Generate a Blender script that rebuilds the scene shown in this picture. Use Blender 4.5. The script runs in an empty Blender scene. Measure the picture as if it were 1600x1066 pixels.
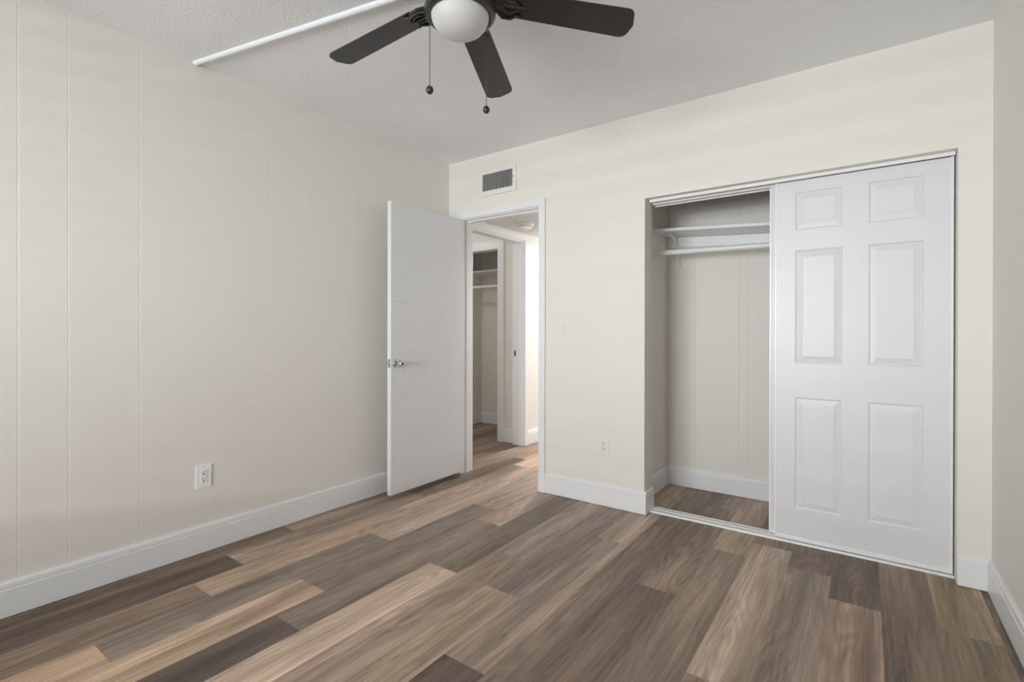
import bpy, bmesh, math, random
from mathutils import Vector, Matrix
random.seed(7)
C = bpy.context.scene.collection
PI = math.pi

# ------------------------------------------------------------------ camera
cam_d = bpy.data.cameras.new('camera')
cam = bpy.data.objects.new('camera', cam_d)
C.objects.link(cam)
bpy.context.scene.camera = cam
cam_d.sensor_width = 36.0
cam_d.sensor_fit = 'HORIZONTAL'
cam_d.lens = 771.1 * 36.0 / 1600.0
cam_d.shift_y = -11.3 / 1600.0
cam_d.clip_start = 0.05
yaw, pit, rol = -0.62287, -0.00232, 0.00154
fw = Vector((math.sin(yaw) * math.cos(pit), math.cos(yaw) * math.cos(pit), math.sin(pit)))
rt = Vector((math.cos(yaw), -math.sin(yaw), 0))
up = rt.cross(fw)
rt2 = math.cos(rol) * rt + math.sin(rol) * up
up2 = -math.sin(rol) * rt + math.cos(rol) * up
M = Matrix((rt2, up2, -fw)).transposed().to_4x4()
M.translation = Vector((2.7044, -2.9037, 1.1042))
cam.matrix_world = M

# ------------------------------------------------------------------ world, light, exposure
scn = bpy.context.scene
scn.view_settings.view_transform = 'Standard'
scn.view_settings.look = 'None'
scn.view_settings.gamma = 1.0
scn.view_settings.use_curve_mapping = False
scn.view_settings.exposure = -0.12
scn.cycles.use_denoising = True
scn.cycles.max_bounces = 12
scn.cycles.diffuse_bounces = 8
scn.cycles.sample_clamp_indirect = 6.0
w = bpy.data.worlds.new('sky')
scn.world = w
w.use_nodes = True
w.node_tree.nodes['Background'].inputs[0].default_value = (0.75, 0.86, 1.0, 1)
w.node_tree.nodes['Background'].inputs[1].default_value = 1.0


def area(name, loc, direction, sx, sy, power, color):
    l = bpy.data.lights.new(name, 'AREA')
    l.shape = 'RECTANGLE'
    l.size, l.size_y = sx, sy
    l.energy = power
    l.color = color
    o = bpy.data.objects.new(name, l)
    o.location = loc
    o.rotation_euler = Vector(direction).to_track_quat('-Z', 'Y').to_euler()
    C.objects.link(o)
    return o


# daylight through the bedroom window, which is in the wall behind the camera
area('window_daylight', (1.55, -7.2, 1.45), (0, 1, 0), 4.1, 2.1, 665, (0.935, 0.972, 1.0))
# thin strip light, added so the blind's slats throw soft bands on the walls
area('streak_strip', (1.4, -7.4, 1.15), (0, 1, 0), 4.1, 0.045, 125, (1.0, 0.97, 0.92))

# unseen fill light, added to brighten the hall through an invented window
area('hall_fill', (2.78, 2.9, 1.42), (-1, 0, 0), 1.1, 1.75, 58, (0.95, 0.98, 1.0))


def lamp_light(name, loc, radius, power, color):
    l = bpy.data.lights.new(name, 'AREA')
    l.shape = 'DISK'
    l.size = radius * 2
    l.energy = power
    l.color = color
    o = bpy.data.objects.new(name, l)
    o.location = loc
    C.objects.link(o)
    return o


# ------------------------------------------------------------------ dimensions (metres)
W = 3.141          # bedroom width (x)
YF = -5.20         # front wall, behind the camera
H = 2.44           # bedroom ceiling
HH = 2.07          # dropped ceiling of the hall
TB = 0.12          # back wall thickness
BBH, BBT = 0.138, 0.015


# ------------------------------------------------------------------ materials
def srgb(r, g, b):
    f = lambda c: (c / 255 / 12.92) if c / 255 <= 0.04045 else ((c / 255 + 0.055) / 1.055) ** 2.4
    return (f(r), f(g), f(b), 1)


def mat(name, col, rough=0.5, metal=0.0, spec=0.5, bump=None, coat=0.0, trans=0.0, vary=0.0):
    m = bpy.data.materials.new(name)
    m.use_nodes = True
    nt = m.node_tree
    b = nt.nodes['Principled BSDF']
    b.inputs['Base Color'].default_value = col
    b.inputs['Roughness'].default_value = rough
    b.inputs['Metallic'].default_value = metal
    b.inputs['Specular IOR Level'].default_value = spec
    b.inputs['Coat Weight'].default_value = coat
    b.inputs['Transmission Weight'].default_value = trans
    tc = nt.nodes.new('ShaderNodeTexCoord')
    if bump:
        scale, strength, dist = bump
        n = nt.nodes.new('ShaderNodeTexNoise')
        n.inputs['Scale'].default_value = scale
        n.inputs['Detail'].default_value = 4
        nt.links.new(tc.outputs['Object'], n.inputs['Vector'])
        bp = nt.nodes.new('ShaderNodeBump')
        bp.inputs['Strength'].default_value = strength
        bp.inputs['Distance'].default_value = dist
        nt.links.new(n.outputs['Fac'], bp.inputs['Height'])
        nt.links.new(bp.outputs['Normal'], b.inputs['Normal'])
    if vary:
        n2 = nt.nodes.new('ShaderNodeTexNoise')
        n2.inputs['Scale'].default_value = 1.7
        n2.inputs['Detail'].default_value = 3
        nt.links.new(tc.outputs['Object'], n2.inputs['Vector'])
        mr = nt.nodes.new('ShaderNodeMapRange')
        mr.inputs['To Min'].default_value = 1 - vary
        mr.inputs['To Max'].default_value = 1 + vary
        nt.links.new(n2.outputs['Fac'], mr.inputs['Value'])
        mx = nt.nodes.new('ShaderNodeVectorMath')
        mx.operation = 'SCALE'
        mx.inputs[0].default_value = col[:3]
        nt.links.new(mr.outputs['Result'], mx.inputs['Scale'])
        nt.links.new(mx.outputs['Vector'], b.inputs['Base Color'])
    return m


M_wall = mat('cream_wall_paint', (0.785, 0.765, 0.715, 1), 0.55, bump=(140, 0.08, 0.002), vary=0.012)
M_ceil = mat('ceiling_texture', (0.89, 0.912, 0.945, 1), 0.9, bump=(75, 0.55, 0.006), vary=0.03)
M_pop = mat('popcorn_ceiling', (0.86, 0.87, 0.88, 1), 0.95, bump=(120, 1.0, 0.02))
M_trim = mat('white_trim_paint', (0.815, 0.825, 0.84, 1), 0.32, bump=(30, 0.03, 0.001))
M_door = mat('white_door_paint', (0.725, 0.74, 0.762, 1), 0.38, bump=(60, 0.04, 0.001))
M_alu = mat('white_enamelled_metal', (0.84, 0.84, 0.85, 1), 0.28)
M_plastic = mat('white_plastic', (0.87, 0.875, 0.885, 1), 0.3)
M_painted = mat('painted_over_plate', (0.80, 0.765, 0.71, 1), 0.45)
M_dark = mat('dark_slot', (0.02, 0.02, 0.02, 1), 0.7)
M_chrome = mat('chrome', (0.62, 0.62, 0.64, 1), 0.12, metal=1.0)
M_black = mat('black_fan_metal', (0.018, 0.018, 0.021, 1), 0.33, coat=0.3)
M_blade = mat('dark_fan_blade', (0.017, 0.0155, 0.0155, 1), 0.32, coat=0.1, vary=0.1)
M_chain = mat('chain_metal', (0.10, 0.095, 0.09, 1), 0.4, metal=0.8)
M_vent = mat('white_vent_metal', (0.80, 0.79, 0.78, 1), 0.4)
M_louver = mat('grey_louver', (0.62, 0.62, 0.61, 1), 0.5)
M_glass = mat('frosted_white_glass', (0.68, 0.69, 0.68, 1), 0.5)
M_lampglass = mat('lamp_diffuser', (0.9, 0.88, 0.84, 1), 0.3)
b_ = M_lampglass.node_tree.nodes['Principled BSDF']
b_.inputs['Emission Color'].default_value = (1, 0.93, 0.84, 1)
b_.inputs['Emission Strength'].default_value = 4.0


def floor_material():
    m = bpy.data.materials.new('vinyl_plank')
    m.use_nodes = True
    nt = m.node_tree
    L = nt.links.new
    N = nt.nodes.new
    b = nt.nodes['Principled BSDF']
    tone = N('ShaderNodeAttribute'); tone.attribute_name = 'plank_tone'      # base colour of each plank
    pu = N('ShaderNodeAttribute'); pu.attribute_name = 'plank_seed'          # random offset of the print of each plank
    geo = N('ShaderNodeTexCoord')
    add = N('ShaderNodeVectorMath'); add.operation = 'ADD'
    L(geo.outputs['Object'], add.inputs[0]); L(pu.outputs['Vector'], add.inputs[1])

    def noise(sx, sy, detail, rough=0.55, dist=0.0, src=None):
        mp = N('ShaderNodeMapping')
        mp.inputs['Scale'].default_value = (sx, sy, 1)
        L((src or add).outputs['Vector'], mp.inputs['Vector'])
        n = N('ShaderNodeTexNoise')
        n.inputs['Scale'].default_value = 1
        n.inputs['Detail'].default_value = detail
        n.inputs['Roughness'].default_value = rough
        n.inputs['Distortion'].default_value = dist
        L(mp.outputs['Vector'], n.inputs['Vector'])
        return n

    def rng(sock, a, c, lo, hi):
        r = N('ShaderNodeMapRange')
        r.inputs['From Min'].default_value = a; r.inputs['From Max'].default_value = c
        r.inputs['To Min'].default_value = lo; r.inputs['To Max'].default_value = hi
        L(sock, r.inputs['Value'])
        return r.outputs['Result']

    def mul(a, c):
        q = N('ShaderNodeMath'); q.operation = 'MULTIPLY'
        L(a, q.inputs[0]); L(c, q.inputs[1])
        return q.outputs[0]

    broad = noise(7.0, 0.55, 2, 0.5, 0.5)                 # wide light and dark bands along a plank
    grain = noise(110.0, 2.2, 6, 0.68, 0.3)               # fine fibres
    fig = noise(26.0, 1.5, 5, 0.62, 2.2)                  # streaky figure
    warp = noise(7.5, 1.25, 1, 0.4, 0.0)                  # growth rings: contour lines of a stretched field
    ring = N('ShaderNodeMath'); ring.operation = 'MULTIPLY'; ring.inputs[1].default_value = 78.0
    L(warp.outputs['Fac'], ring.inputs[0])
    sn = N('ShaderNodeMath'); sn.operation = 'SINE'
    L(ring.outputs[0], sn.inputs[0])
    rmask = rng(noise(5.0, 0.8, 1).outputs['Fac'], 0.42, 0.62, 0.0, 1.0)
    rr = N('ShaderNodeMath'); rr.operation = 'MULTIPLY_ADD'; rr.inputs[2].default_value = 1.0
    L(mul(sn.outputs[0], rmask), rr.inputs[0]); rr.inputs[1].default_value = 0.13
    f = mul(rng(broad.outputs['Fac'], 0.27, 0.73, 0.58, 1.44), rng(grain.outputs['Fac'], 0.25, 0.75, 0.66, 1.30))
    f = mul(f, rng(fig.outputs['Fac'], 0.3, 0.7, 0.74, 1.22))
    f = mul(f, rr.outputs[0])
    cracks = noise(70.0, 4.0, 3, 0.6, 2.5)                # few dark checks
    f = mul(f, rng(cracks.outputs['Fac'], 0.68, 0.76, 1.0, 0.55))
    knots = N('ShaderNodeTexVoronoi'); knots.feature = 'F1'
    mpk = N('ShaderNodeMapping'); mpk.inputs['Scale'].default_value = (3.4, 1.5, 1)
    L(add.outputs['Vector'], mpk.inputs['Vector']); L(mpk.outputs['Vector'], knots.inputs['Vector'])
    knots.inputs['Scale'].default_value = 1.0
    f = mul(f, rng(knots.outputs['Distance'], 0.012, 0.055, 0.45, 1.0))
    sc = N('ShaderNodeVectorMath'); sc.operation = 'SCALE'
    L(tone.outputs['Color'], sc.inputs[0]); L(f, sc.inputs['Scale'])
    # pale flecks in the open pores of the darker parts
    fleck = noise(150.0, 6.0, 2, 0.5, 1.6)
    fm = mul(rng(fleck.outputs['Fac'], 0.66, 0.74, 0.0, 0.55), rmask)
    mx = N('ShaderNodeMix'); mx.data_type = 'RGBA'
    L(fm, mx.inputs['Factor']); L(sc.outputs['Vector'], mx.inputs[6])
    mx.inputs[7].default_value = srgb(186, 168, 148)
    L(mx.outputs[2], b.inputs['Base Color'])
    b.inputs['Roughness'].default_value = 0.45
    b.inputs['Specular IOR Level'].default_value = 0.25
    bp = N('ShaderNodeBump'); bp.inputs['Strength'].default_value = 0.12; bp.inputs['Distance'].default_value = 0.001
    L(grain.outputs['Fac'], bp.inputs['Height']); L(bp.outputs['Normal'], b.inputs['Normal'])
    return m


M_floor = floor_material()


# ------------------------------------------------------------------ mesh helpers
def box(bm, x0, x1, y0, y1, z0, z1, bev=0.0, seg=2):
    vs = [bm.verts.new((x, y, z)) for x in (x0, x1) for y in (y0, y1) for z in (z0, z1)]
    fs = [(0, 1, 3, 2), (4, 6, 7, 5), (0, 4, 5, 1), (2, 3, 7, 6), (0, 2, 6, 4), (1, 5, 7, 3)]
    faces = [bm.faces.new([vs[i] for i in f]) for f in fs]
    if bev:
        es = list({e for f in faces for e in f.edges})
        bmesh.ops.bevel(bm, geom=es, offset=bev, segments=seg, profile=0.6, affect='EDGES')


def prism(bm, prof, p0, p1, u, v):
    """closed profile [(a, b)] laid in the directions u, v and swept from p0 to p1"""
    p0, p1, u, v = Vector(p0), Vector(p1), Vector(u), Vector(v)
    A = [bm.verts.new(p0 + u * a + v * c) for a, c in prof]
    B = [bm.verts.new(p1 + u * a + v * c) for a, c in prof]
    n = len(prof)
    for i in range(n):
        bm.faces.new((A[i], A[(i + 1) % n], B[(i + 1) % n], B[i]))
    bm.faces.new(A[::-1]); bm.faces.new(B)


def lathe(bm, prof, c=(0, 0, 0), axis='Z', n=40):
    """profile [(radius, height)] turned about an axis through c"""
    c = Vector(c)
    rings = []
    for r, h in prof:
        ring = []
        for k in range(n if r > 1e-6 else 1):
            a = 2 * PI * k / n
            x, y = r * math.cos(a), r * math.sin(a)
            p = {'Z': (x, y, h), 'X': (h, x, y), 'Y': (y, h, x)}[axis]
            ring.append(bm.verts.new(c + Vector(p)))
        rings.append(ring)
    for a, d in zip(rings, rings[1:]):
        for k in range(n):
            q = [a[k % len(a)], a[(k + 1) % len(a)], d[(k + 1) % len(d)], d[k % len(d)]]
            q = list(dict.fromkeys(q))
            if len(q) > 2:
                try:
                    bm.faces.new(q)
                except ValueError:
                    pass
    for r in (rings[0], rings[-1]):
        if len(r) > 2:
            bm.faces.new(r)


def tube(bm, pts, r, n=10):
    pts = [Vector(p) for p in pts]
    rings = []
    for i, p in enumerate(pts):
        d = (pts[min(i + 1, len(pts) - 1)] - pts[max(i - 1, 0)]).normalized()
        a = d.orthogonal().normalized() if i == 0 else (a0 - d * a0.dot(d)).normalized()
        a0 = a
        c = d.cross(a)
        rr = r[i] if isinstance(r, (list, tuple)) else r
        rings.append([bm.verts.new(p + (a * math.cos(t) + c * math.sin(t)) * rr) for t in [2 * PI * k / n for k in range(n)]])
    for a, d in zip(rings, rings[1:]):
        for k in range(n):
            bm.faces.new((a[k], a[(k + 1) % n], d[(k + 1) % n], d[k]))
    bm.faces.new(rings[0][::-1]); bm.faces.new(rings[-1])


def obj(name, bm, material, parent=None, smooth=False, origin=None):
    bmesh.ops.recalc_face_normals(bm, faces=bm.faces)
    me = bpy.data.meshes.new(name)
    if origin is not None:
        bmesh.ops.translate(bm, verts=bm.verts, vec=-Vector(origin))
    bm.to_mesh(me); bm.free()
    if smooth:
        me.shade_smooth()
        me.set_sharp_from_angle(angle=math.radians(35))
    me.materials.append(material)
    o = bpy.data.objects.new(name, me)
    C.objects.link(o)
    if origin is not None:
        o.location = origin
    if parent is not None:
        o.parent = parent
        o.location = Vector(o.location) - (Vector(parent.location) if parent.parent is None else Vector(parent.location) + Vector(parent.parent.location))
    return o


def tag(o, label, cat, group=None, kind=None):
    o['label'] = label; o['category'] = cat
    if group: o['group'] = group
    if kind: o['kind'] = kind
    return o


def empty(name, loc, label, cat, group=None, kind=None):
    o = bpy.data.objects.new(name, None)
    o.empty_display_size = 0.1
    C.objects.link(o); o.location = loc
    return tag(o, label, cat, group, kind)


def struct(name, bm, m, label, cat, smooth=False):
    return tag(obj(name, bm, m, smooth=smooth), label, cat, kind='structure')


NB = bmesh.new


# ------------------------------------------------------------------ floor of planks
PW = 0.1748
rows = {   # row: ([joints along y], [tones from the far end to the near end])
    -1: ([0.30], [(120, 100, 84), (112, 95, 80)]),
    0: ([-0.16, -1.38], [(128, 110, 97), (148, 129, 113), (108, 90, 75)]),
    1: ([0.65, -0.55, -1.745], [(150, 125, 104), (112, 95, 83), (134, 117, 103), (96, 79, 66)]),
    2: ([0.45, -0.78, -1.963], [(168, 142, 122), (146, 127, 112), (158, 133, 113), (127, 108, 92)]),
    3: ([0.06, -1.155, -2.35], [(160, 138, 121), (164, 145, 131), (128, 113, 102), (166, 138, 114)]),
    4: ([-0.463, -1.662], [(150, 130, 115), (122, 107, 98), (172, 146, 122)]),
    5: ([-0.66, -1.88], [(160, 139, 122), (122, 106, 95), (102, 88, 80)]),
    6: ([0.06, -1.213], [(120, 104, 93), (124, 108, 95), (178, 154, 134)]),
    7: ([0.29, -0.927, -2.147], [(130, 112, 100), (146, 128, 114), (140, 121, 106), (120, 100, 86)]),
    8: ([0.42, -1.22], [(124, 107, 96), (128, 111, 102), (160, 138, 117)]),
    9: ([0.75, -0.47, -1.664], [(128, 110, 98), (160, 140, 124), (144, 126, 112), (92, 79, 70)]),
    10: ([1.0, -0.25 - 1.22 * 1.4], [(120, 104, 92), (124, 108, 95), (120, 104, 92)]),
    11: ([0.385, -0.818], [(145, 125, 116), (136, 118, 104), (116, 99, 87)]),
    12: ([0.95, -0.255, -1.47], [(140, 122, 109), (158, 139, 121), (134, 117, 103), (130, 112, 98)]),
    13: ([0.36, -0.055, -1.27], [(120, 105, 98), (126, 110, 97), (164, 144, 126), (150, 130, 112)]),
    14: ([0.3, -0.245, -1.46], [(118, 102, 95), (108, 91, 78), (138, 121, 107), (124, 106, 92)]),
    15: ([0.74, -0.465], [(112, 95, 82), (105, 88, 75), (163, 137, 118)]),
    16: ([0.9, -0.9 - 0.6], [(120, 101, 86), (126, 106, 90), (120, 101, 86)]),
    17: ([0.72, -0.48], [(140, 120, 94), (152, 132, 103), (118, 102, 84)]),
    18: ([-1.3], [(104, 92, 80), (100, 86, 74)]),
}


def build_floor():
    bm = NB()
    tone = bm.loops.layers.float_color.new('plank_tone')
    seed = bm.loops.layers.float_vector.new('plank_seed')
    rng = random.Random(3)
    pal = [(120, 103, 91), (140, 121, 106), (106, 90, 78), (158, 136, 118)]

    def plank(x0, x1, y0, y1, t):
        s = (rng.uniform(-20, 20), rng.uniform(-20, 20), 0)
        lum = sum(srgb(*t)[:3]) / 3
        col = tuple((c * 0.90 + lum * 0.10) * 1.36 for c in srgb(*t)[:3]) + (1,)
        f = bm.faces.new([bm.verts.new(p) for p in ((x0, y0, 0), (x1, y0, 0), (x1, y1, 0), (x0, y1, 0))])
        for lp in f.loops:
            lp[tone] = col
            lp[seed] = s
    for r in range(-17, 20):
        x0, x1 = 0.132 + PW * (r - 1), 0.132 + PW * r
        x0 = max(x0, -2.6); x1 = min(x1, W + 0.12)
        if x1 <= x0: continue
        ylo = YF - 0.1 if r >= 0 else 0.0
        if r in rows:
            js, ts = rows[r]
        else:
            o = rng.uniform(0, 1.2)
            js, ts = [0.6 + o], [rng.choice(pal), rng.choice(pal)]
        js = list(js); ts = list(ts)
        while js[0] < 5.0:
            js.insert(0, js[0] + 1.2); ts.insert(0, rng.choice(pal) if len(js) > 2 and js[0] > 1.2 else ts[0])
        while js[-1] > ylo:
            js.append(js[-1] - 1.2); ts.append(rng.choice(pal))
        for i in range(len(js) - 1):
            a, c = max(js[i + 1], ylo), min(js[i], 5.0)
            if c > a: plank(x0, x1, a, c, ts[i + 1])
    return struct('floor', bm, M_floor, 'brown vinyl plank floor running from the bedroom into hall and closets', 'floor')


build_floor()

# ------------------------------------------------------------------ bedroom shell
GR = 0.0025


def panelled_wall_x(name, x_face, x_out, y0, y1, z1, grooves, label):
    """wall whose face at x_face carries thin vertical seams between the painted sheets"""
    bm = NB()
    s = 1 if x_face > x_out else -1
    prof = [(x_out, y0), (x_face, y0)]
    for g in sorted(grooves):
        prof += [(x_face, g - GR), (x_face - s * 0.0009, g), (x_face, g + GR)]
    prof += [(x_face, y1), (x_out, y1)]
    prism(bm, prof, (0, 0, 0), (0, 0, z1), (1, 0, 0), (0, 1, 0))
    return struct(name, bm, M_wall, label, 'wall')


panelled_wall_x('wall_left', 0.0, -0.12, YF, TB, H, [-2.875, -2.462, -2.311, -2.063, -1.458, -1.25, -0.88, -0.4],
                'cream panelled wall on the left with a low outlet')
panelled_wall_x('wall_right', W, W + 0.12, YF, 0.0, H, [], 'cream wall along the right edge beside the closet')

bm = NB()   # back wall with the bedroom doorway and the closet opening
box(bm, 0.0, 0.119, 0, TB, 0, H)
box(bm, 0.119, 0.870, 0, TB, 1.998, H)
box(bm, 0.870, 1.61, 0, TB, 0, H)
box(bm, 1.61, 3.03, 0, TB, 1.92, H)
box(bm, 3.03, W + 0.12, 0, TB, 0, H)
struct('wall_back', bm, M_wall, 'cream far wall with the doorway, air vent and closet opening', 'wall')

bm = NB()   # front wall with the window, behind the camera
WX0, WX1, WZ0, WZ1 = 0.65, 2.35, 0.77, 2.07
box(bm, -0.12, WX0, YF - 0.12, YF, 0, H)
box(bm, WX1, W + 0.12, YF - 0.12, YF, 0, H)
box(bm, WX0, WX1, YF - 0.12, YF, 0, WZ0)
box(bm, WX0, WX1, YF - 0.12, YF, WZ1, H)
struct('wall_front', bm, M_wall, 'cream wall behind the viewer holding the bedroom window', 'wall')

bm = NB()
box(bm, 0.0, W, YF, 0.0, H, H + 0.1)
struct('ceiling', bm, M_ceil, 'white lightly textured bedroom ceiling', 'ceiling')

# window frame
bm = NB()
for x in (WX0, (WX0 + WX1) / 2 - 0.02, WX1 - 0.04): box(bm, x, x + 0.04, YF - 0.09, YF - 0.05, WZ0, WZ1)
for z in (WZ0, WZ1 - 0.04): box(bm, WX0 + 0.04, WX1 - 0.04, YF - 0.088, YF - 0.052, z, z + 0.04)
struct('window_1', bm, M_trim, 'white framed bedroom window behind the viewer', 'window')

# open venetian blind hanging in the window
blind = empty('venetian_blind', ((WX0 + WX1) / 2, YF - 0.02, WZ1), 'open white venetian blind in the window behind the viewer', 'blind')
bm = NB()
box(bm, WX0 + 0.01, WX1 - 0.01, YF - 0.045, YF + 0.005, WZ1 - 0.035, WZ1 - 0.001, 0.002, 1)
obj('head_rail', bm, M_trim, blind)
zz = WZ0 + 0.03
while zz < WZ1 - 0.05:
    bm = NB()
    box(bm, WX0 + 0.015, WX1 - 0.015, YF - 0.046, YF + 0.006, zz, zz + 0.002)
    obj('slat', bm, M_trim, blind)
    zz += 0.050

# ------------------------------------------------------------------ baseboards
BBP = [(0, 0.003), (BBT, 0.003), (BBT, 0.107), (BBT - 0.0025, 0.1095), (BBT - 0.0025, 0.112), (BBT - 0.0010, 0.1145),
       (BBT - 0.0025, 0.130), (BBT - 0.0075, BBH), (0, BBH)]


def baseboard(name, runs, label):
    bm = NB()
    for p0, p1, u in runs:
        prism(bm, BBP, (*p0, 0), (*p1, 0), (*u, 0), (0, 0, 1))
    return struct(name, bm, M_trim, label, 'baseboard')


baseboard('baseboard_left', [((0, YF), (0, 0), (1, 0))], 'long white baseboard along the left wall')
baseboard('baseboard_back', [((0.905, 0), (1.61 + BBT, 0), (0, -1)), ((1.61, 0.0), (1.61, 0.130), (1, 0))],
          'white baseboard between doorway and closet, wrapping round the closet corner')
baseboard('baseboard_back_right', [((3.03, 0), (W, 0), (0, -1))], 'short white baseboard piece right of the closet doors')
baseboard('baseboard_right', [((W, YF), (W, -BBT), (-1, 0))], 'white baseboard along the right wall')

# ------------------------------------------------------------------ bedroom doorway: jamb and casing
bm = NB()
box(bm, 0.119, 0.139, -0.001, TB + 0.001, 0, 1.998)
box(bm, 0.850, 0.870, -0.001, TB + 0.001, 0, 1.998)
box(bm, 0.139, 0.850, -0.001, TB + 0.001, 1.978, 1.998)
for x in (0.139, 0.839): box(bm, x, x + 0.011, 0.040, 0.078, 0, 1.978, 0.002, 1)     # door stops
box(bm, 0.150, 0.839, 0.040, 0.078, 1.967, 1.978, 0.002, 1)
struct('trim_1', bm, M_trim, 'white door jamb lining the bedroom doorway', 'trim')
bm = NB()
box(bm, 0.856, 0.905, -0.018, 0, 0, 2.034, 0.003)
box(bm, 0.030, 0.133, -0.018, 0, 0, 1.9845, 0.003)
box(bm, 0.030, 0.856, -0.018, 0, 1.9845, 2.034, 0.003)
box(bm, 0.856, 0.905, TB, TB + 0.016, 0, 2.034, 0.003)
box(bm, 0.084, 0.133, TB, TB + 0.016, 0, 1.9845, 0.003)
box(bm, 0.084, 0.856, TB, TB + 0.016, 1.9845, 2.034, 0.003)
struct('trim_2', bm, M_trim, 'flat white casing round the bedroom doorway', 'trim')

# ------------------------------------------------------------------ bedroom door leaf, open along the left wall
door = empty('door_1', (0.1625, -0.03, 0.0), 'open white bedroom door with fine horizontal grooves and a chrome knob', 'door', kind='structure')
DX0, DX1, DY0, DY1, DZ0, DZ1 = 0.145, 0.180, -0.745, -0.030, 0.034, 1.967
bm = NB()
prof = [(DX0, DZ0), (DX1 - 0.002, DZ0), (DX1, DZ0 + 0.002)]
for g in (0.325, 0.653, 0.979, 1.306, 1.633):
    prof += [(DX1, g - 0.003), (DX1 - 0.0016, g), (DX1, g + 0.003)]
prof += [(DX1, DZ1 - 0.002), (DX1 - 0.002, DZ1), (DX0, DZ1)]
prism(bm, prof, (0, DY0, 0), (0, DY1, 0), (1, 0, 0), (0, 0, 1))
obj('leaf', bm, M_door, door)
KY, KZ = -0.700, 0.900
kn = NB()
lathe(kn, [(0.0, 0.010), (0.020, 0.010), (0.0285, 0.0065), (0.031, 0.002), (0.031, 0.0)], (DX1, KY, KZ), 'X')
lathe(kn, [(0.011, 0.0), (0.011, 0.030), (0.021, 0.033), (0.0235, 0.037), (0.0215, 0.060), (0.019, 0.063), (0.0, 0.063)], (DX1, KY, KZ), 'X')
knob = obj('door_knob', kn, M_chrome, door, True)
knob['label'] = 'chrome round door knob'
bm = NB()
lathe(bm, [(0.009, 0.0), (0.009, 0.002), (0, 0.002)], (DX1 + 0.063, KY, KZ), 'X', 20)
obj('keyhole', bm, M_dark, knob)
bm = NB()   # key left in the lock, its bow hanging down
box(bm, DX1 + 0.064, DX1 + 0.072, KY - 0.0012, KY + 0.0012, KZ - 0.006, KZ + 0.004, 0.0008, 1)
box(bm, DX1 + 0.066, DX1 + 0.0735, KY - 0.001, KY + 0.001, KZ - 0.046, KZ - 0.005, 0.0009, 1)
obj('key', bm, M_chrome, knob)
bm = NB()
lathe(bm, [(0.031, 0.0), (0.031, -0.002), (0.0285, -0.0065), (0.011, -0.010), (0.011, -0.022), (0.020, -0.028), (0.017, -0.046), (0.0, -0.046)], (DX0, KY, KZ), 'X')
o = obj('door_knob', bm, M_chrome, door, True)
bm = NB()
box(bm, DX0 + 0.006, DX1 - 0.006, DY0 - 0.0012, DY0 + 0.001, KZ - 0.028, KZ + 0.028, 0.0005, 1)
lp = obj('latch_plate', bm, M_chrome, door)
bm = NB()
box(bm, DX0 + 0.011, DX1 - 0.011, DY0 - 0.010, DY0 - 0.001, KZ - 0.008, KZ + 0.008, 0.002, 1)
obj('latch_bolt', bm, M_chrome, lp)
for z in (0.26, 1.0, 1.76):
    bm = NB()
    lathe(bm, [(0.0055, z - 0.045), (0.0055, z + 0.045)], (DX0 - 0.004, DY1 + 0.020, 0), 'Z', 14)
    box(bm, DX0 - 0.004, DX1 - 0.008, DY1 + 0.0005, DY1 + 0.0025, z - 0.044, z + 0.044)
    obj('hinge', bm, M_trim, door)

# ------------------------------------------------------------------ hall, second doorway and hall closet
bm = NB()
box(bm, -0.12, 0.0, TB, 0.22, 0, HH)                       # stub beside the bedroom
box(bm, -0.12, 0.0, 0.22, 1.08, 2.010, HH)                 # over the second doorway
box(bm, -0.12, 0.0, 1.08, 4.6, 0, HH)
struct('wall_hall_left', bm, M_wall, 'brightly lit cream hall wall seen through the doorway', 'wall')
bm = NB()
box(bm, 1.00, 1.12, TB, 0.92, 0, HH)
box(bm, 1.12, 2.72, 0.80, 0.92, 0, HH)
box(bm, 2.60, 2.72, 0.92, 2.0, 0, HH)
box(bm, 2.60, 2.72, 3.8, 4.72, 0, HH)
box(bm, 2.60, 2.72, 2.0, 3.8, 0, 0.85)
box(bm, 2.60, 2.72, 2.0, 3.8, 1.98, HH)
struct('wall_hall_right', bm, M_wall, 'cream wall on the hidden right side of the hall', 'wall')
bm = NB()
box(bm, -0.12, 2.60, 4.6, 4.72, 0, HH)
struct('wall_hall_end', bm, M_wall, 'cream wall closing the far end of the hall', 'wall')
bm = NB()
box(bm, -0.12, 1.12, TB, 4.72, HH, HH + 0.1)
box(bm, 1.12, 2.72, 0.92, 4.72, HH, HH + 0.1)
struct('ceiling_hall', bm, M_pop, 'low popcorn textured hall ceiling seen through the doorway', 'ceiling')
bm = NB()  # unseen window frame, made up to go with the added hall light
for y in (2.0, 2.88, 3.76): box(bm, 2.63, 2.67, y, y + 0.04, 0.85, 1.98)
for z in (0.85, 1.94): box(bm, 2.632, 2.668, 2.04, 3.76, z, z + 0.04)
struct('window_added', bm, M_trim, 'unseen white framed window added for the hall fill light', 'window')
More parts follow.
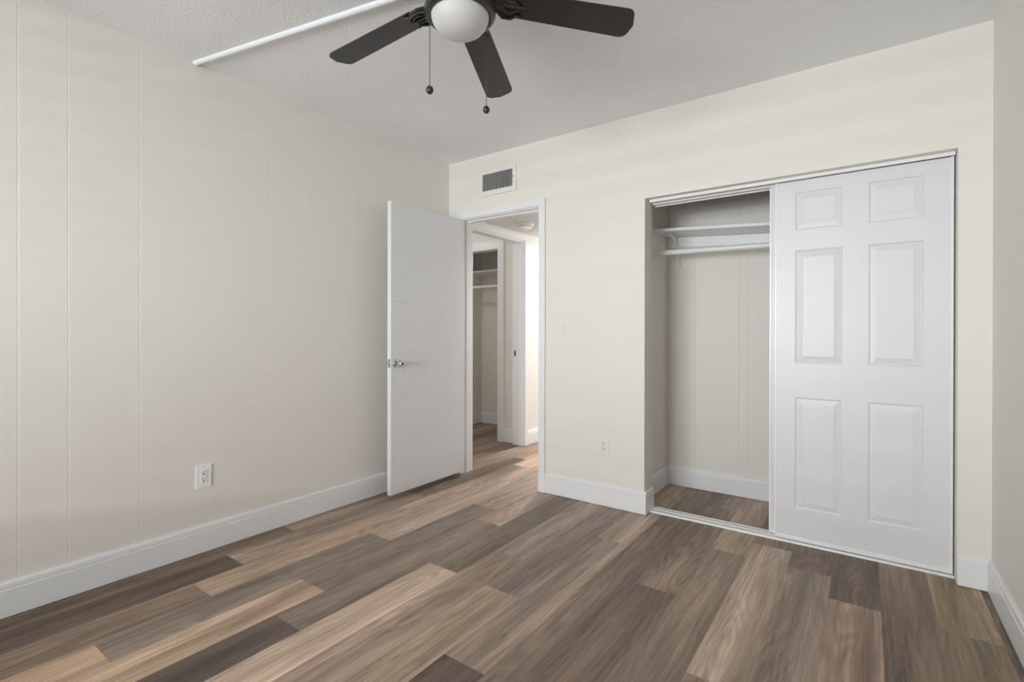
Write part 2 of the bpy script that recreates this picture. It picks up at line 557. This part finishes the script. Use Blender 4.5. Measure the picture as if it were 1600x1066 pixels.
# lining and casing of the second doorway
bm = NB()
box(bm, -0.136, 0.0, 1.060, 1.080, 0, 2.010)
box(bm, -0.136, 0.0, 0.22, 0.240, 0, 2.010)
box(bm, -0.136, 0.0, 0.240, 1.060, 1.990, 2.010)
box(bm, -0.050, -0.015, 1.049, 1.060, 0, 1.990, 0.002, 1)
box(bm, -0.050, -0.015, 0.240, 1.049, 1.979, 1.990, 0.002, 1)
struct('trim_3', bm, M_trim, 'white jamb of the second doorway across the hall', 'trim')
bm = NB()
box(bm, 0.0, 0.015, 1.066, 1.122, 0, 1.996, 0.003)
box(bm, 0.0, 0.015, 0.178, 0.234, 0, 1.996, 0.003)
box(bm, 0.0, 0.015, 0.178, 1.122, 1.996, 2.054, 0.003)
struct('trim_4', bm, M_trim, 'white casing and head board over the second hall doorway', 'trim')
sp = empty('strike_plate', (-0.105, 1.06, 0.90), 'small dark metal strike plate on the white jamb across the hall', 'strike plate')
bm = NB()
box(bm, -0.118, -0.092, 1.0585, 1.0600, 0.872, 0.930, 0.0006, 1)
obj('plate', bm, M_chrome, sp)
bm = NB()
box(bm, -0.111, -0.099, 1.0578, 1.0590, 0.888, 0.914)
obj('latch_hole', bm, M_dark, sp)

# room beyond the second doorway
bm = NB()
box(bm, -2.6, -1.24, 1.10, 1.20, 0, H)
box(bm, -1.24, -0.33, 1.10, 1.20, 1.972, H)
box(bm, -0.33, -0.12, 1.10, 1.20, 0, H)
struct('wall_far_room', bm, M_wall, 'cream wall round the small hall closet', 'wall')
bm = NB()
box(bm, -2.6, -0.12, 0.0, TB, 0, H)
struct('wall_far_room_near', bm, M_wall, 'cream wall of the far room backing onto the bedroom side', 'wall')
bm = NB()
box(bm, -2.72, -2.6, 0.0, 1.20, 0, H)
struct('wall_far_room_side', bm, M_wall, 'cream side wall of the far room', 'wall')
bm = NB()
box(bm, -2.72, -0.12, 0.0, 1.20, H, H + 0.1)
struct('ceiling_far_room', bm, M_ceil, 'white ceiling of the far room', 'ceiling')
bm = NB()   # closet box
box(bm, -1.24, -1.14, 1.20, 1.90, 0, H)
box(bm, -1.14, -0.20, 1.80, 1.90, 0, H)
box(bm, -0.20, -0.12, 1.20, 1.90, 0, H)
struct('wall_hall_closet', bm, M_wall, 'shaded cream walls inside the small hall closet', 'wall')
bm = NB()
box(bm, -1.24, -0.12, 1.20, 1.90, H, H + 0.1)
struct('ceiling_hall_closet', bm, M_ceil, 'dark ceiling inside the hall closet', 'ceiling')
bm = NB()
box(bm, -0.330, -0.267, 1.085, 1.10, 0, 1.972, 0.003)
box(bm, -1.300, -1.240, 1.085, 1.10, 0, 1.972, 0.003)
box(bm, -1.300, -0.267, 1.085, 1.10, 1.972, 2.045, 0.003)
box(bm, -0.345, -0.330, 1.087, 1.200, 0, 1.972)
box(bm, -1.225, -0.345, 1.087, 1.200, 1.957, 1.972)
struct('trim_5', bm, M_trim, 'white casing round the small hall closet opening', 'trim')
baseboard('baseboard_far_room', [((-0.267, 1.10), (-0.136, 1.10), (0, -1))], 'short white baseboard beside the hall closet casing')
baseboard('baseboard_hall_left', [((0, 1.122), (0, 4.6), (1, 0))], 'white baseboard along the bright hall wall')
baseboard('baseboard_hall_closet', [((-1.14, 1.80), (-0.20, 1.80), (0, -1)), ((-1.14, 1.20), (-1.14, 1.80), (1, 0))],
          'grey shaded baseboard inside the hall closet')

sh = NB()
box(sh, -1.14, -0.20, 1.46, 1.80, 1.795, 1.814, 0.002, 1)
o = tag(obj('closet_shelf', sh, M_trim), 'white shelf high inside the small hall closet', 'shelf', 'closet shelves')
rd = NB()
tube(rd, [(-1.14, 1.50, 1.628), (-0.20, 1.50, 1.628)], 0.016, 16)
o = tag(obj('closet_rod', rd, M_alu, smooth=True), 'white hanging rod below the shelf in the hall closet', 'closet rod', 'closet rods')


def bracket(x, y_wall, z_shelf, y_rod, z_rod, label):
    root = empty('shelf_bracket', (x, y_wall, z_shelf), label, 'bracket', 'shelf and rod brackets')
    bm = NB()
    box(bm, x - 0.0125, x + 0.0125, y_wall - 0.004, y_wall, z_shelf - 0.215, z_shelf, 0.0015, 1)
    obj('wall_strap', bm, M_alu, root)
    bm = NB()
    box(bm, x - 0.010, x + 0.010, y_wall - 0.17, y_wall - 0.004, z_shelf - 0.004, z_shelf, 0.0012, 1)
    obj('shelf_arm', bm, M_alu, root)
    bm = NB()
    pts = []
    for k in range(11):
        a = k / 10 * PI / 2
        pts.append((x, y_wall - 0.155 + 0.150 * math.sin(a), z_shelf - 0.008 - 0.105 * (1 - math.cos(a))))
    tube(bm, pts, 0.006, 8)
    obj('brace', bm, M_alu, root, True)
    return root


bracket(-0.78, 1.80, 1.795, 1.50, 1.628, 'small metal bracket carrying shelf and rod in the hall closet')

# smoke detector on the hall ceiling
sd = empty('smoke_detector', (0.235, 0.735, HH), 'round white smoke detector on the hall ceiling', 'smoke detector')
bm = NB()
lathe(bm, [(0.0, HH), (0.074, HH), (0.074, HH - 0.010), (0.071, HH - 0.014), (0.0, HH - 0.014)], (0.235, 0.735, 0))
obj('base_plate', bm, M_plastic, sd, True)
bm = NB()
lathe(bm, [(0.0, HH - 0.014), (0.060, HH - 0.014), (0.062, HH - 0.024), (0.052, HH - 0.036), (0.044, HH - 0.040), (0.0, HH - 0.041)], (0.235, 0.735, 0))
obj('cover', bm, M_plastic, sd, True)
bm = NB()
for k in range(20):
    a0, a1 = 2 * PI * k / 20, 2 * PI * (k + 0.6) / 20
    vs = []
    for a in (a0, a1):
        for r, z in ((0.0622, HH - 0.020), (0.0622, HH - 0.0255)):
            vs.append(bm.verts.new((0.235 + r * math.cos(a) * 1.004, 0.735 + r * math.sin(a) * 1.004, z)))
    bm.faces.new((vs[0], vs[1], vs[3], vs[2]))
obj('sensor_slots', bm, M_dark, sd)


# flush lamps out of the picture: one further down the hall, one in the far room
def flush_lamp(x, y, z, power, label, color=(1, 0.93, 0.84)):
    root = empty('flush_ceiling_lamp', (x, y, z), label, 'ceiling lamp', 'flush ceiling lamps')
    bm = NB()
    lathe(bm, [(0.0, z), (0.13, z), (0.13, z - 0.018), (0.122, z - 0.022), (0.0, z - 0.022)], (x, y, 0))
    obj('base_ring', bm, M_vent, root, True)
    bm = NB()
    lathe(bm, [(0.118, z - 0.022), (0.112, z - 0.045), (0.085, z - 0.066), (0.045, z - 0.077), (0.0, z - 0.080)], (x, y, 0))
    obj('glass_bowl', bm, M_lampglass, root, True)
    lamp_light('lamp_bulb', (x, y, z - 0.083), 0.08, power, color)
    l = bpy.data.lights.new('lamp_glow', 'POINT')
    l.energy, l.shadow_soft_size, l.color = power * 0.30, 0.09, color
    o = bpy.data.objects.new('lamp_glow', l); o.location = (x, y, z - 0.20); C.objects.link(o)


flush_lamp(0.29, 1.90, HH, 37, 'flush ceiling lamp further down the hall, hidden by the wall', (1, 0.975, 0.95))
flush_lamp(-1.15, 0.30, H, 5, 'flush ceiling lamp in the far room, hidden from the bedroom', (1, 0.98, 0.95))

# ------------------------------------------------------------------ bedroom closet
CX0, CX1, CY1 = 1.52, W + 0.0, 0.70
bm = NB()
box(bm, 1.42, CX0, TB, CY1 + 0.1, 0, H)
struct('wall_closet_left', bm, M_wall, 'shaded cream side wall inside the bedroom closet', 'wall')
bm = NB()
prof = [(CX0, CY1 + 0.1), (CX0, CY1)]
for g in (1.72, 2.006, 2.065): prof += [(g - GR, CY1), (g, CY1 + 0.0016), (g + GR, CY1)]
prof += [(W + 0.12, CY1), (W + 0.12, CY1 + 0.1)]
prism(bm, prof, (0, 0, 0), (0, 0, H), (1, 0, 0), (0, 1, 0))
struct('wall_closet_back', bm, M_wall, 'cream back wall inside the bedroom closet', 'wall')
bm = NB()
box(bm, W, W + 0.12, TB, CY1, 0, H)
struct('wall_closet_right', bm, M_wall, 'cream right side wall inside the bedroom closet', 'wall')
bm = NB()
box(bm, CX0, W, TB, CY1, H, H + 0.1)
struct('ceiling_closet', bm, M_ceil, 'ceiling inside the bedroom closet', 'ceiling')
baseboard('baseboard_closet_left', [((CX0, TB), (CX0, CY1), (1, 0))], 'grey shaded baseboard on the closet side wall')
baseboard('baseboard_closet_back', [((CX0 + BBT, CY1), (W, CY1), (0, -1))], 'white baseboard along the closet back wall')

# shelf: sags down to the right, as in the photograph
SL = 0.060


def tilt(bm, x0, slope):
    for v in bm.verts:
        v.co.z -= (v.co.x - x0) * slope


bm = NB()
box(bm, CX0 + 0.001, 2.40, 0.42, CY1 - 0.001, 1.797, 1.818, 0.003)
tilt(bm, CX0, SL)
tag(obj('closet_shelf', bm, M_trim), 'white shelf in the open bedroom closet, dipping to the right', 'shelf', 'closet shelves')
bm = NB()
box(bm, CX0 + 0.001, 2.40, CY1 - 0.019, CY1 - 0.001, 1.725, 1.796, 0.002, 1)
tilt(bm, CX0, SL)
tag(obj('shelf_cleat', bm, M_trim), 'white cleat board under the shelf on the closet back wall', 'cleat')
rod = empty('closet_rod', (CX0, 0.414, 1.646), 'white hanging rod below the shelf in the bedroom closet', 'closet rod', 'closet rods')
bm = NB()
tube(bm, [(CX0 + 0.002, 0.414, 1.648), (2.9, 0.414, 1.648 - 0.0200 * 1.38)], 0.0175, 20)
obj('pole', bm, M_alu, rod, True)
bm = NB()
lathe(bm, [(0.0, 0.0005), (0.027, 0.0005), (0.027, 0.004), (0.021, 0.006), (0.021, 0.016), (0.0178, 0.016)], (CX0, 0.414, 1.648), 'X', 28)
obj('end_socket', bm, M_alu, rod, True)
bracket(1.600, CY1 - 0.019, 1.797 - SL * 0.08 - 0.003, 0.414, 1.646, 'metal bracket carrying shelf and rod in the bedroom closet')

# tracks
trk = empty('closet_door_track', (2.32, 0.10, 0.0), 'white metal floor track along the closet opening', 'door track')
bm = NB()
tp = [(0.058, 0), (0.060, 0.010), (0.064, 0.011), (0.067, 0.0085), (0.100, 0.0085), (0.102, 0.012), (0.106, 0.012), (0.108, 0.0085),
      (0.142, 0.0085), (0.145, 0.011), (0.149, 0.011), (0.151, 0)]
prism(bm, tp, (1.626, 0, 0), (3.028, 0, 0), (0, 1, 0), (0, 0, 1))
obj('rail', bm, M_alu, trk)
bm = NB()
lathe(bm, [(0.003, 0.0), (0.003, 0.0012), (0, 0.0012)], (1.675, 0.083, 0.0085), 'Z', 12)
obj('screw', bm, M_dark, trk)
trk = empty('closet_top_track', (2.32, 0.10, 1.92), 'white metal top track with fascia under the closet header', 'door track')
bm = NB()
tp = [(0.046, 1.9195), (0.046, 1.9045), (0.0475, 1.9025), (0.050, 1.9045), (0.050, 1.9165), (0.104, 1.9165), (0.104, 1.899), (0.107, 1.899), (0.107, 1.9165),
      (0.148, 1.9165), (0.148, 1.895), (0.151, 1.895), (0.151, 1.9195)]
prism(bm, tp, (1.622, 0, 0), (3.026, 0, 0), (0, 1, 0), (0, 0, 1))
obj('rail', bm, M_alu, trk)


# sliding doors with six raised panels
PAN_X = [(0.095, 0.300), (0.408, 0.614)]
PAN_Z = [(0.183, 0.766), (0.948, 1.536), (1.644, 1.839)]
DWD, DT, DB, DTP = 0.719, 0.030, 0.014, 1.906


def slider(name, x0, y0, label):
    root = empty(name, (x0 + DWD / 2, y0 + DT / 2, DB), label, 'closet door', 'sliding closet doors', kind='structure')
    bm = NB()
    f = 0.010      # edge of the metal frame
    xa, xb = x0 + f, x0 + DWD - f
    xs = [xa] + [x0 + v for p in PAN_X for v in p] + [xb]
    zs = [DB + 0.020] + [v for p in PAN_Z for v in p] + [DTP - 0.004]
    yf = y0
    V = {}

    def v(x, y, z):
        k = (round(x, 5), round(y, 5), round(z, 5))
        if k not in V: V[k] = bm.verts.new((x, y, z))
        return V[k]
    steps = [(0.0, 0.0), (0.0035, 0.0050), (0.0075, 0.0062), (0.0135, 0.0052), (0.0330, 0.0012), (0.0345, 0.0)]
    for i in range(5):
        for j in range(7):
            a, c, e, g = xs[i], xs[i + 1], zs[j], zs[j + 1]
            if i % 2 == 1 and j % 2 == 1:
                for (d0, h0), (d1, h1) in zip(steps, steps[1:]):
                    o4 = [(a + d0, e + d0), (c - d0, e + d0), (c - d0, g - d0), (a + d0, g - d0)]
                    i4 = [(a + d1, e + d1), (c - d1, e + d1), (c - d1, g - d1), (a + d1, g - d1)]
                    for q in range(4):
                        r = (q + 1) % 4
                        bm.faces.new((v(o4[q][0], yf + h0, o4[q][1]), v(o4[r][0], yf + h0, o4[r][1]),
                                      v(i4[r][0], yf + h1, i4[r][1]), v(i4[q][0], yf + h1, i4[q][1])))
                d, h = steps[-1]
                bm.faces.new((v(a + d, yf + h, e + d), v(c - d, yf + h, e + d), v(c - d, yf + h, g - d), v(a + d, yf + h, g - d)))
            else:
                bm.faces.new((v(a, yf, e), v(c, yf, e), v(c, yf, g), v(a, yf, g)))
    # back and rim
    bx = [v(x, yf, zs[0]) for x in xs] + [v(xs[-1], yf, z) for z in zs[1:]] + [v(x, yf, zs[-1]) for x in xs[-2::-1]] + [v(xs[0], yf, z) for z in zs[-2:0:-1]]
    bk = [bm.verts.new((q.co.x, y0 + DT - 0.004, q.co.z)) for q in bx]
    for q in range(len(bx)):
        r = (q + 1) % len(bx)
        bm.faces.new((bx[q], bx[r], bk[r], bk[q]))
    bm.faces.new(bk)
    obj('panel_leaf', bm, M_door, root)
    for nm, (p, q) in (('edge_strip', (x0, xa)), ('edge_strip', (xb, x0 + DWD))):
        bm = NB()
        box(bm, p, q, y0 - 0.003, y0 + DT, DB, DTP, 0.0018)
        obj(nm, bm, M_alu, root)
    bm = NB()
    box(bm, xa, xb, y0 - 0.002, y0 + DT, DB, DB + 0.020, 0.0018)
    obj('bottom_rail', bm, M_alu, root)
    return root


slider('door_2', 2.305, 0.070, 'white six panel sliding closet door in front, closing the right half')
slider('door_3', 2.273, 0.112, 'rear sliding closet door, its white edge showing left of the front door')

# ------------------------------------------------------------------ wall fittings
vent = empty('air_vent', (0.495, 0.0, 2.13), 'white air vent with dark vertical louvers above the doorway', 'vent')
VX0, VX1, VZ0, VZ1 = 0.333, 0.658, 2.130, 2.314
IX0, IX1, IZ0, IZ1 = 0.347, 0.627, 2.166, 2.291
bm = NB()
box(bm, VX0, IX0, -0.010, 0, VZ0, VZ1, 0.002)
box(bm, IX1, VX1, -0.010, 0, VZ0, VZ1, 0.002)
box(bm, IX0 - 0.002, IX1 + 0.002, -0.010, 0, VZ0, IZ0, 0.002)
box(bm, IX0 - 0.002, IX1 + 0.002, -0.010, 0, IZ1, VZ1, 0.002)
obj('frame', bm, M_vent, vent)
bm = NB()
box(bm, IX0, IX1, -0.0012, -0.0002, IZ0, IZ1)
obj('duct_shadow_gap', bm, M_dark, vent).name = 'duct_shade'  # dark sheet standing in for the shade inside the duct
n = 17
for k in range(n):
    x = IX0 + (k + 0.5) * (IX1 - IX0) / n
    bm = NB()
    box(bm, -0.0042, 0.0042, -0.0008, 0.0008, IZ0, IZ1)
    bmesh.ops.rotate(bm, verts=bm.verts, cent=(0, 0, 0), matrix=Matrix.Rotation(math.radians(80), 3, 'Z'))
    bmesh.ops.translate(bm, verts=bm.verts, vec=(x, -0.0058, 0))
    obj('louver', bm, M_louver, vent)
bm = NB()
box(bm, 0.6385, 0.6425, -0.020, -0.009, 2.222, 2.238, 0.001, 1)
obj('damper_lever', bm, M_louver, vent)

sw = empty('light_switch', (0.985, 0.0, 1.085), 'cream painted sideways light switch beside the doorway', 'light switch')
bm = NB()
box(bm, 0.922, 1.047, -0.0055, 0, 1.085, 1.158, 0.002)
obj('plate', bm, M_painted, sw)
bm = NB()
box(bm, 0.950, 1.019, -0.0085, -0.0054, 1.1055, 1.1385, 0.0012)
obj('rocker', bm, M_painted, sw)


def outlet(label, m, yaw_deg, loc, roll=0.0):
    """built facing -y at the origin, then turned onto its wall"""
    root = empty('wall_outlet', loc, label, 'outlet', 'wall outlets')
    parts = []

    def part(name, bm, mm, parent=root):
        me = bpy.data.meshes.new(name)
        bmesh.ops.recalc_face_normals(bm, faces=bm.faces)
        bm.to_mesh(me); bm.free(); me.materials.append(mm)
        o = bpy.data.objects.new(name, me); C.objects.link(o); o.parent = parent
        return o
    bm = NB()
    box(bm, -0.0365, 0.0365, -0.0060, 0, -0.0575, 0.0575, 0.0025)
    part('plate', bm, m)
    for s in (1, -1):
        bm = NB()
        zc = s * 0.0168
        box(bm, -0.0165, 0.0165, -0.0078, -0.0055, zc - 0.0164, zc + 0.0164, 0.0008, 1)
        r = part('receptacle', bm, m)
        for x, hh in ((-0.0064, 0.0046), (0.0064, 0.0037)):
            bm = NB()
            box(bm, x - 0.0013, x + 0.0013, -0.0082, -0.0076, zc + 0.0045 - hh, zc + 0.0045 + hh)
            part('slot', bm, M_dark, r)
        bm = NB()
        lathe(bm, [(0.0, -0.0082), (0.0034, -0.0082), (0.0034, -0.0076)], (0, 0, zc - 0.0065), 'Y', 12)
        part('ground_hole', bm, M_dark, r)
    for z in (0.0475, -0.0475):
        bm = NB()
        lathe(bm, [(0.0, -0.0070), (0.0026, -0.0066), (0.0026, -0.0058)], (0, 0, z), 'Y', 12)
        part('screw', bm, M_louver)
    root.rotation_euler = (0, math.radians(roll), math.radians(yaw_deg))
    return root


outlet('cream wall outlet low between doorway and closet', M_painted, 0, (1.345, 0.0, 0.380))
outlet('bright white wall outlet low on the left wall', M_plastic, 90, (0.0, -1.795, 0.381), 1.2)

# raceway on the ceiling
bm = NB()
d = Vector((0.975, 0.222, 0)).normalized()
nrm = Vector((-d.y, d.x, 0))
pr = []
for k in range(13):
    a = PI + PI * k / 12
    pr.append((0.0145 * math.cos(a), -0.0005 + 0.015 * math.sin(a)))
prism(bm, pr, Vector((0.001, -1.832, H)), Vector((1.43, -1.832 + 1.43 * 0.222 / 0.975 * 0.95, H)), nrm, (0, 0, 1))
o = obj('ceiling_conduit', bm, M_ceil, smooth=True)
tag(o, 'thin white cable conduit crossing the ceiling from left wall towards the fan', 'conduit')

# ------------------------------------------------------------------ ceiling fan
FX, FY = 1.531, -1.588
ZT, DROOP, PITCH, RT, PHI, HW = 2.240, math.radians(5.4), math.radians(-10.2), 0.630, math.radians(185.85), 0.0630
fan = empty('ceiling_fan', (FX, FY, H), 'black five blade ceiling fan with white glass light bowl and two pull chains', 'ceiling fan')
bm = NB()
lathe(bm, [(0.0, H - 0.0005), (0.085, H - 0.0005), (0.090, H - 0.012), (0.074, H - 0.026), (0.078, H - 0.034), (0.110, H - 0.048), (0.118, H - 0.066),
           (0.118, H - 0.118), (0.108, H - 0.134), (0.070, H - 0.142), (0.0, H - 0.142)], (FX, FY, 0), n=56)
obj('motor_housing', bm, M_black, fan, True)
bm = NB()
lathe(bm, [(0.060, 2.300), (0.072, 2.292), (0.104, 2.276), (0.120, 2.264), (0.1255, 2.250), (0.1255, 2.232), (0.1215, 2.224), (0.112, 2.221), (0.1035, 2.222),
           (0.102, 2.230), (0.0, 2.231)], (FX, FY, 0), n=64)
obj('light_fitter', bm, M_black, fan, True)
bm = NB()
pr = []
for k in range(13):
    a = k / 12 * PI / 2
    pr.append((0.1025 * math.cos(a) ** 0.85 if k < 12 else 0.0, 2.229 - 0.072 * math.sin(a)))
lathe(bm, pr, (FX, FY, 0), n=64)
obj('glass_bowl', bm, M_glass, fan, True)


def blade_frame(k):
    a = PHI - math.radians(72) * k
    d = Vector((math.cos(a), math.sin(a), 0)); nn = Vector((-d.y, d.x, 0))

    def P(r, s, h=0.0):
        return Vector((FX, FY, 0)) + d * r + nn * (s * math.cos(PITCH)) + Vector((0, 0, ZT + (RT - r) * math.sin(DROOP) + s * math.sin(PITCH) + h))
    return P


def rounded_blade():
    """outline (r, s) of a blade: slight widening, rounded asymmetric tip"""
    r0 = 0.165
    pts = [(r0 + 0.012, -0.046), (r0 + 0.03, -0.0545)]
    tipc = [(RT - 0.022, HW), (RT - 0.045, -HW)]
    R = 0.026

    def arc(cr, cs, a0, a1, rr, n=8):
        return [(cr + rr * math.cos(a0 + (a1 - a0) * q / n), cs + rr * math.sin(a0 + (a1 - a0) * q / n)) for q in range(n + 1)]
    pts += arc(RT - R - 0.006, -HW + R, -PI / 2, -0.12, R)
    pts += [(RT + 0.004, 0.0)]
    pts += arc(RT - 0.034 - 0.004, HW - 0.034, 0.12, PI / 2, 0.034)
    pts += [(r0 + 0.03, 0.0545), (r0 + 0.012, 0.046), (r0, 0.030), (r0, -0.030)]
    return pts


for k in range(5):
    P = blade_frame(k)
    bm = NB()
    ol = rounded_blade()
    lo = [bm.verts.new(P(r, s, -0.003)) for r, s in ol]
    hi = [bm.verts.new(P(r, s, 0.003)) for r, s in ol]
    bm.faces.new(lo); bm.faces.new(hi[::-1])
    for q in range(len(ol)):
        r = (q + 1) % len(ol)
        bm.faces.new((lo[q], lo[r], hi[r], hi[q]))
    bl = obj('blade', bm, M_blade, fan)
    # scrolled iron under the blade root
    bm = NB()
    def rib(path, rad):
        tube(bm, [P(r, s, -0.008 + h) for r, s, h in path], rad, 8)
    rib([(0.085, 0, 0.02), (0.12, 0, 0.014), (0.16, 0, 0.0), (0.225, 0, 0.0)], [0.012, 0.010, 0.007, 0.005])
    for s in (1, -1):
        rib([(0.10, s * 0.006, 0.016), (0.130, s * 0.030, 0.006), (0.155, s * 0.052, 0.0), (0.185, s * 0.052, 0.0), (0.205, s * 0.036, 0.0), (0.222, s * 0.045, 0.0)], [0.009, 0.009, 0.008, 0.007, 0.006, 0.004])
        rib([(0.150, s * 0.004, 0.004), (0.170, s * 0.022, 0.0), (0.195, s * 0.020, 0.0), (0.212, s * 0.006, 0.0)], [0.006, 0.006, 0.005, 0.004])
    ol2 = [(0.10, -0.010), (0.13, -0.034), (0.158, -0.054), (0.180, -0.050), (0.194, -0.036), (0.205, 0.0), (0.194, 0.036), (0.180, 0.050), (0.158, 0.054), (0.13, 0.034), (0.10, 0.010)]
    lo = [bm.verts.new(P(r, s, -0.0075)) for r, s in ol2]
    hi = [bm.verts.new(P(r, s, -0.0035)) for r, s in ol2]
    bm.faces.new(lo); bm.faces.new(hi[::-1])
    for q in range(len(ol2)):
        r = (q + 1) % len(ol2)
        bm.faces.new((lo[q], lo[r], hi[r], hi[q]))
    obj('blade_iron', bm, M_black, bl, True)

RX, FV = Vector((rt.x, rt.y, 0)), Vector((fw.x, fw.y, 0)).normalized()
for lat, fo, zb in ((-0.0930, -0.088, 1.922), (0.0885, 0.090, 1.936)):
    px = Vector((FX, FY, 0)) + RX * lat + FV * fo
    bm = NB()
    tube(bm, [(px.x, px.y, 2.236), (px.x, px.y, zb)], 0.0012, 6)
    for z in [zb + 0.012 + 0.0045 * q for q in range(int((2.236 - zb - 0.012) / 0.0045))]:
        bmesh.ops.create_icosphere(bm, subdivisions=1, radius=0.0017, matrix=Matrix.Translation((px.x, px.y, z)))
    lathe(bm, [(0.0, 0.006), (0.0022, 0.005), (0.0022, -0.005), (0.0, -0.006)], (px.x, px.y, 2.145), 'Z', 10)
    ch = obj('pull_chain', bm, M_chain, fan, True)
    bm = NB()
    lathe(bm, [(0.0, 0.0145), (0.004, 0.0138), (0.0095, 0.0095), (0.0128, 0.002), (0.0125, -0.004), (0.009, -0.0105), (0.0045, -0.0138), (0.0, -0.0145)], (px.x, px.y, zb), 'Z', 24)
    obj('pull_bob', bm, M_black, ch, True)
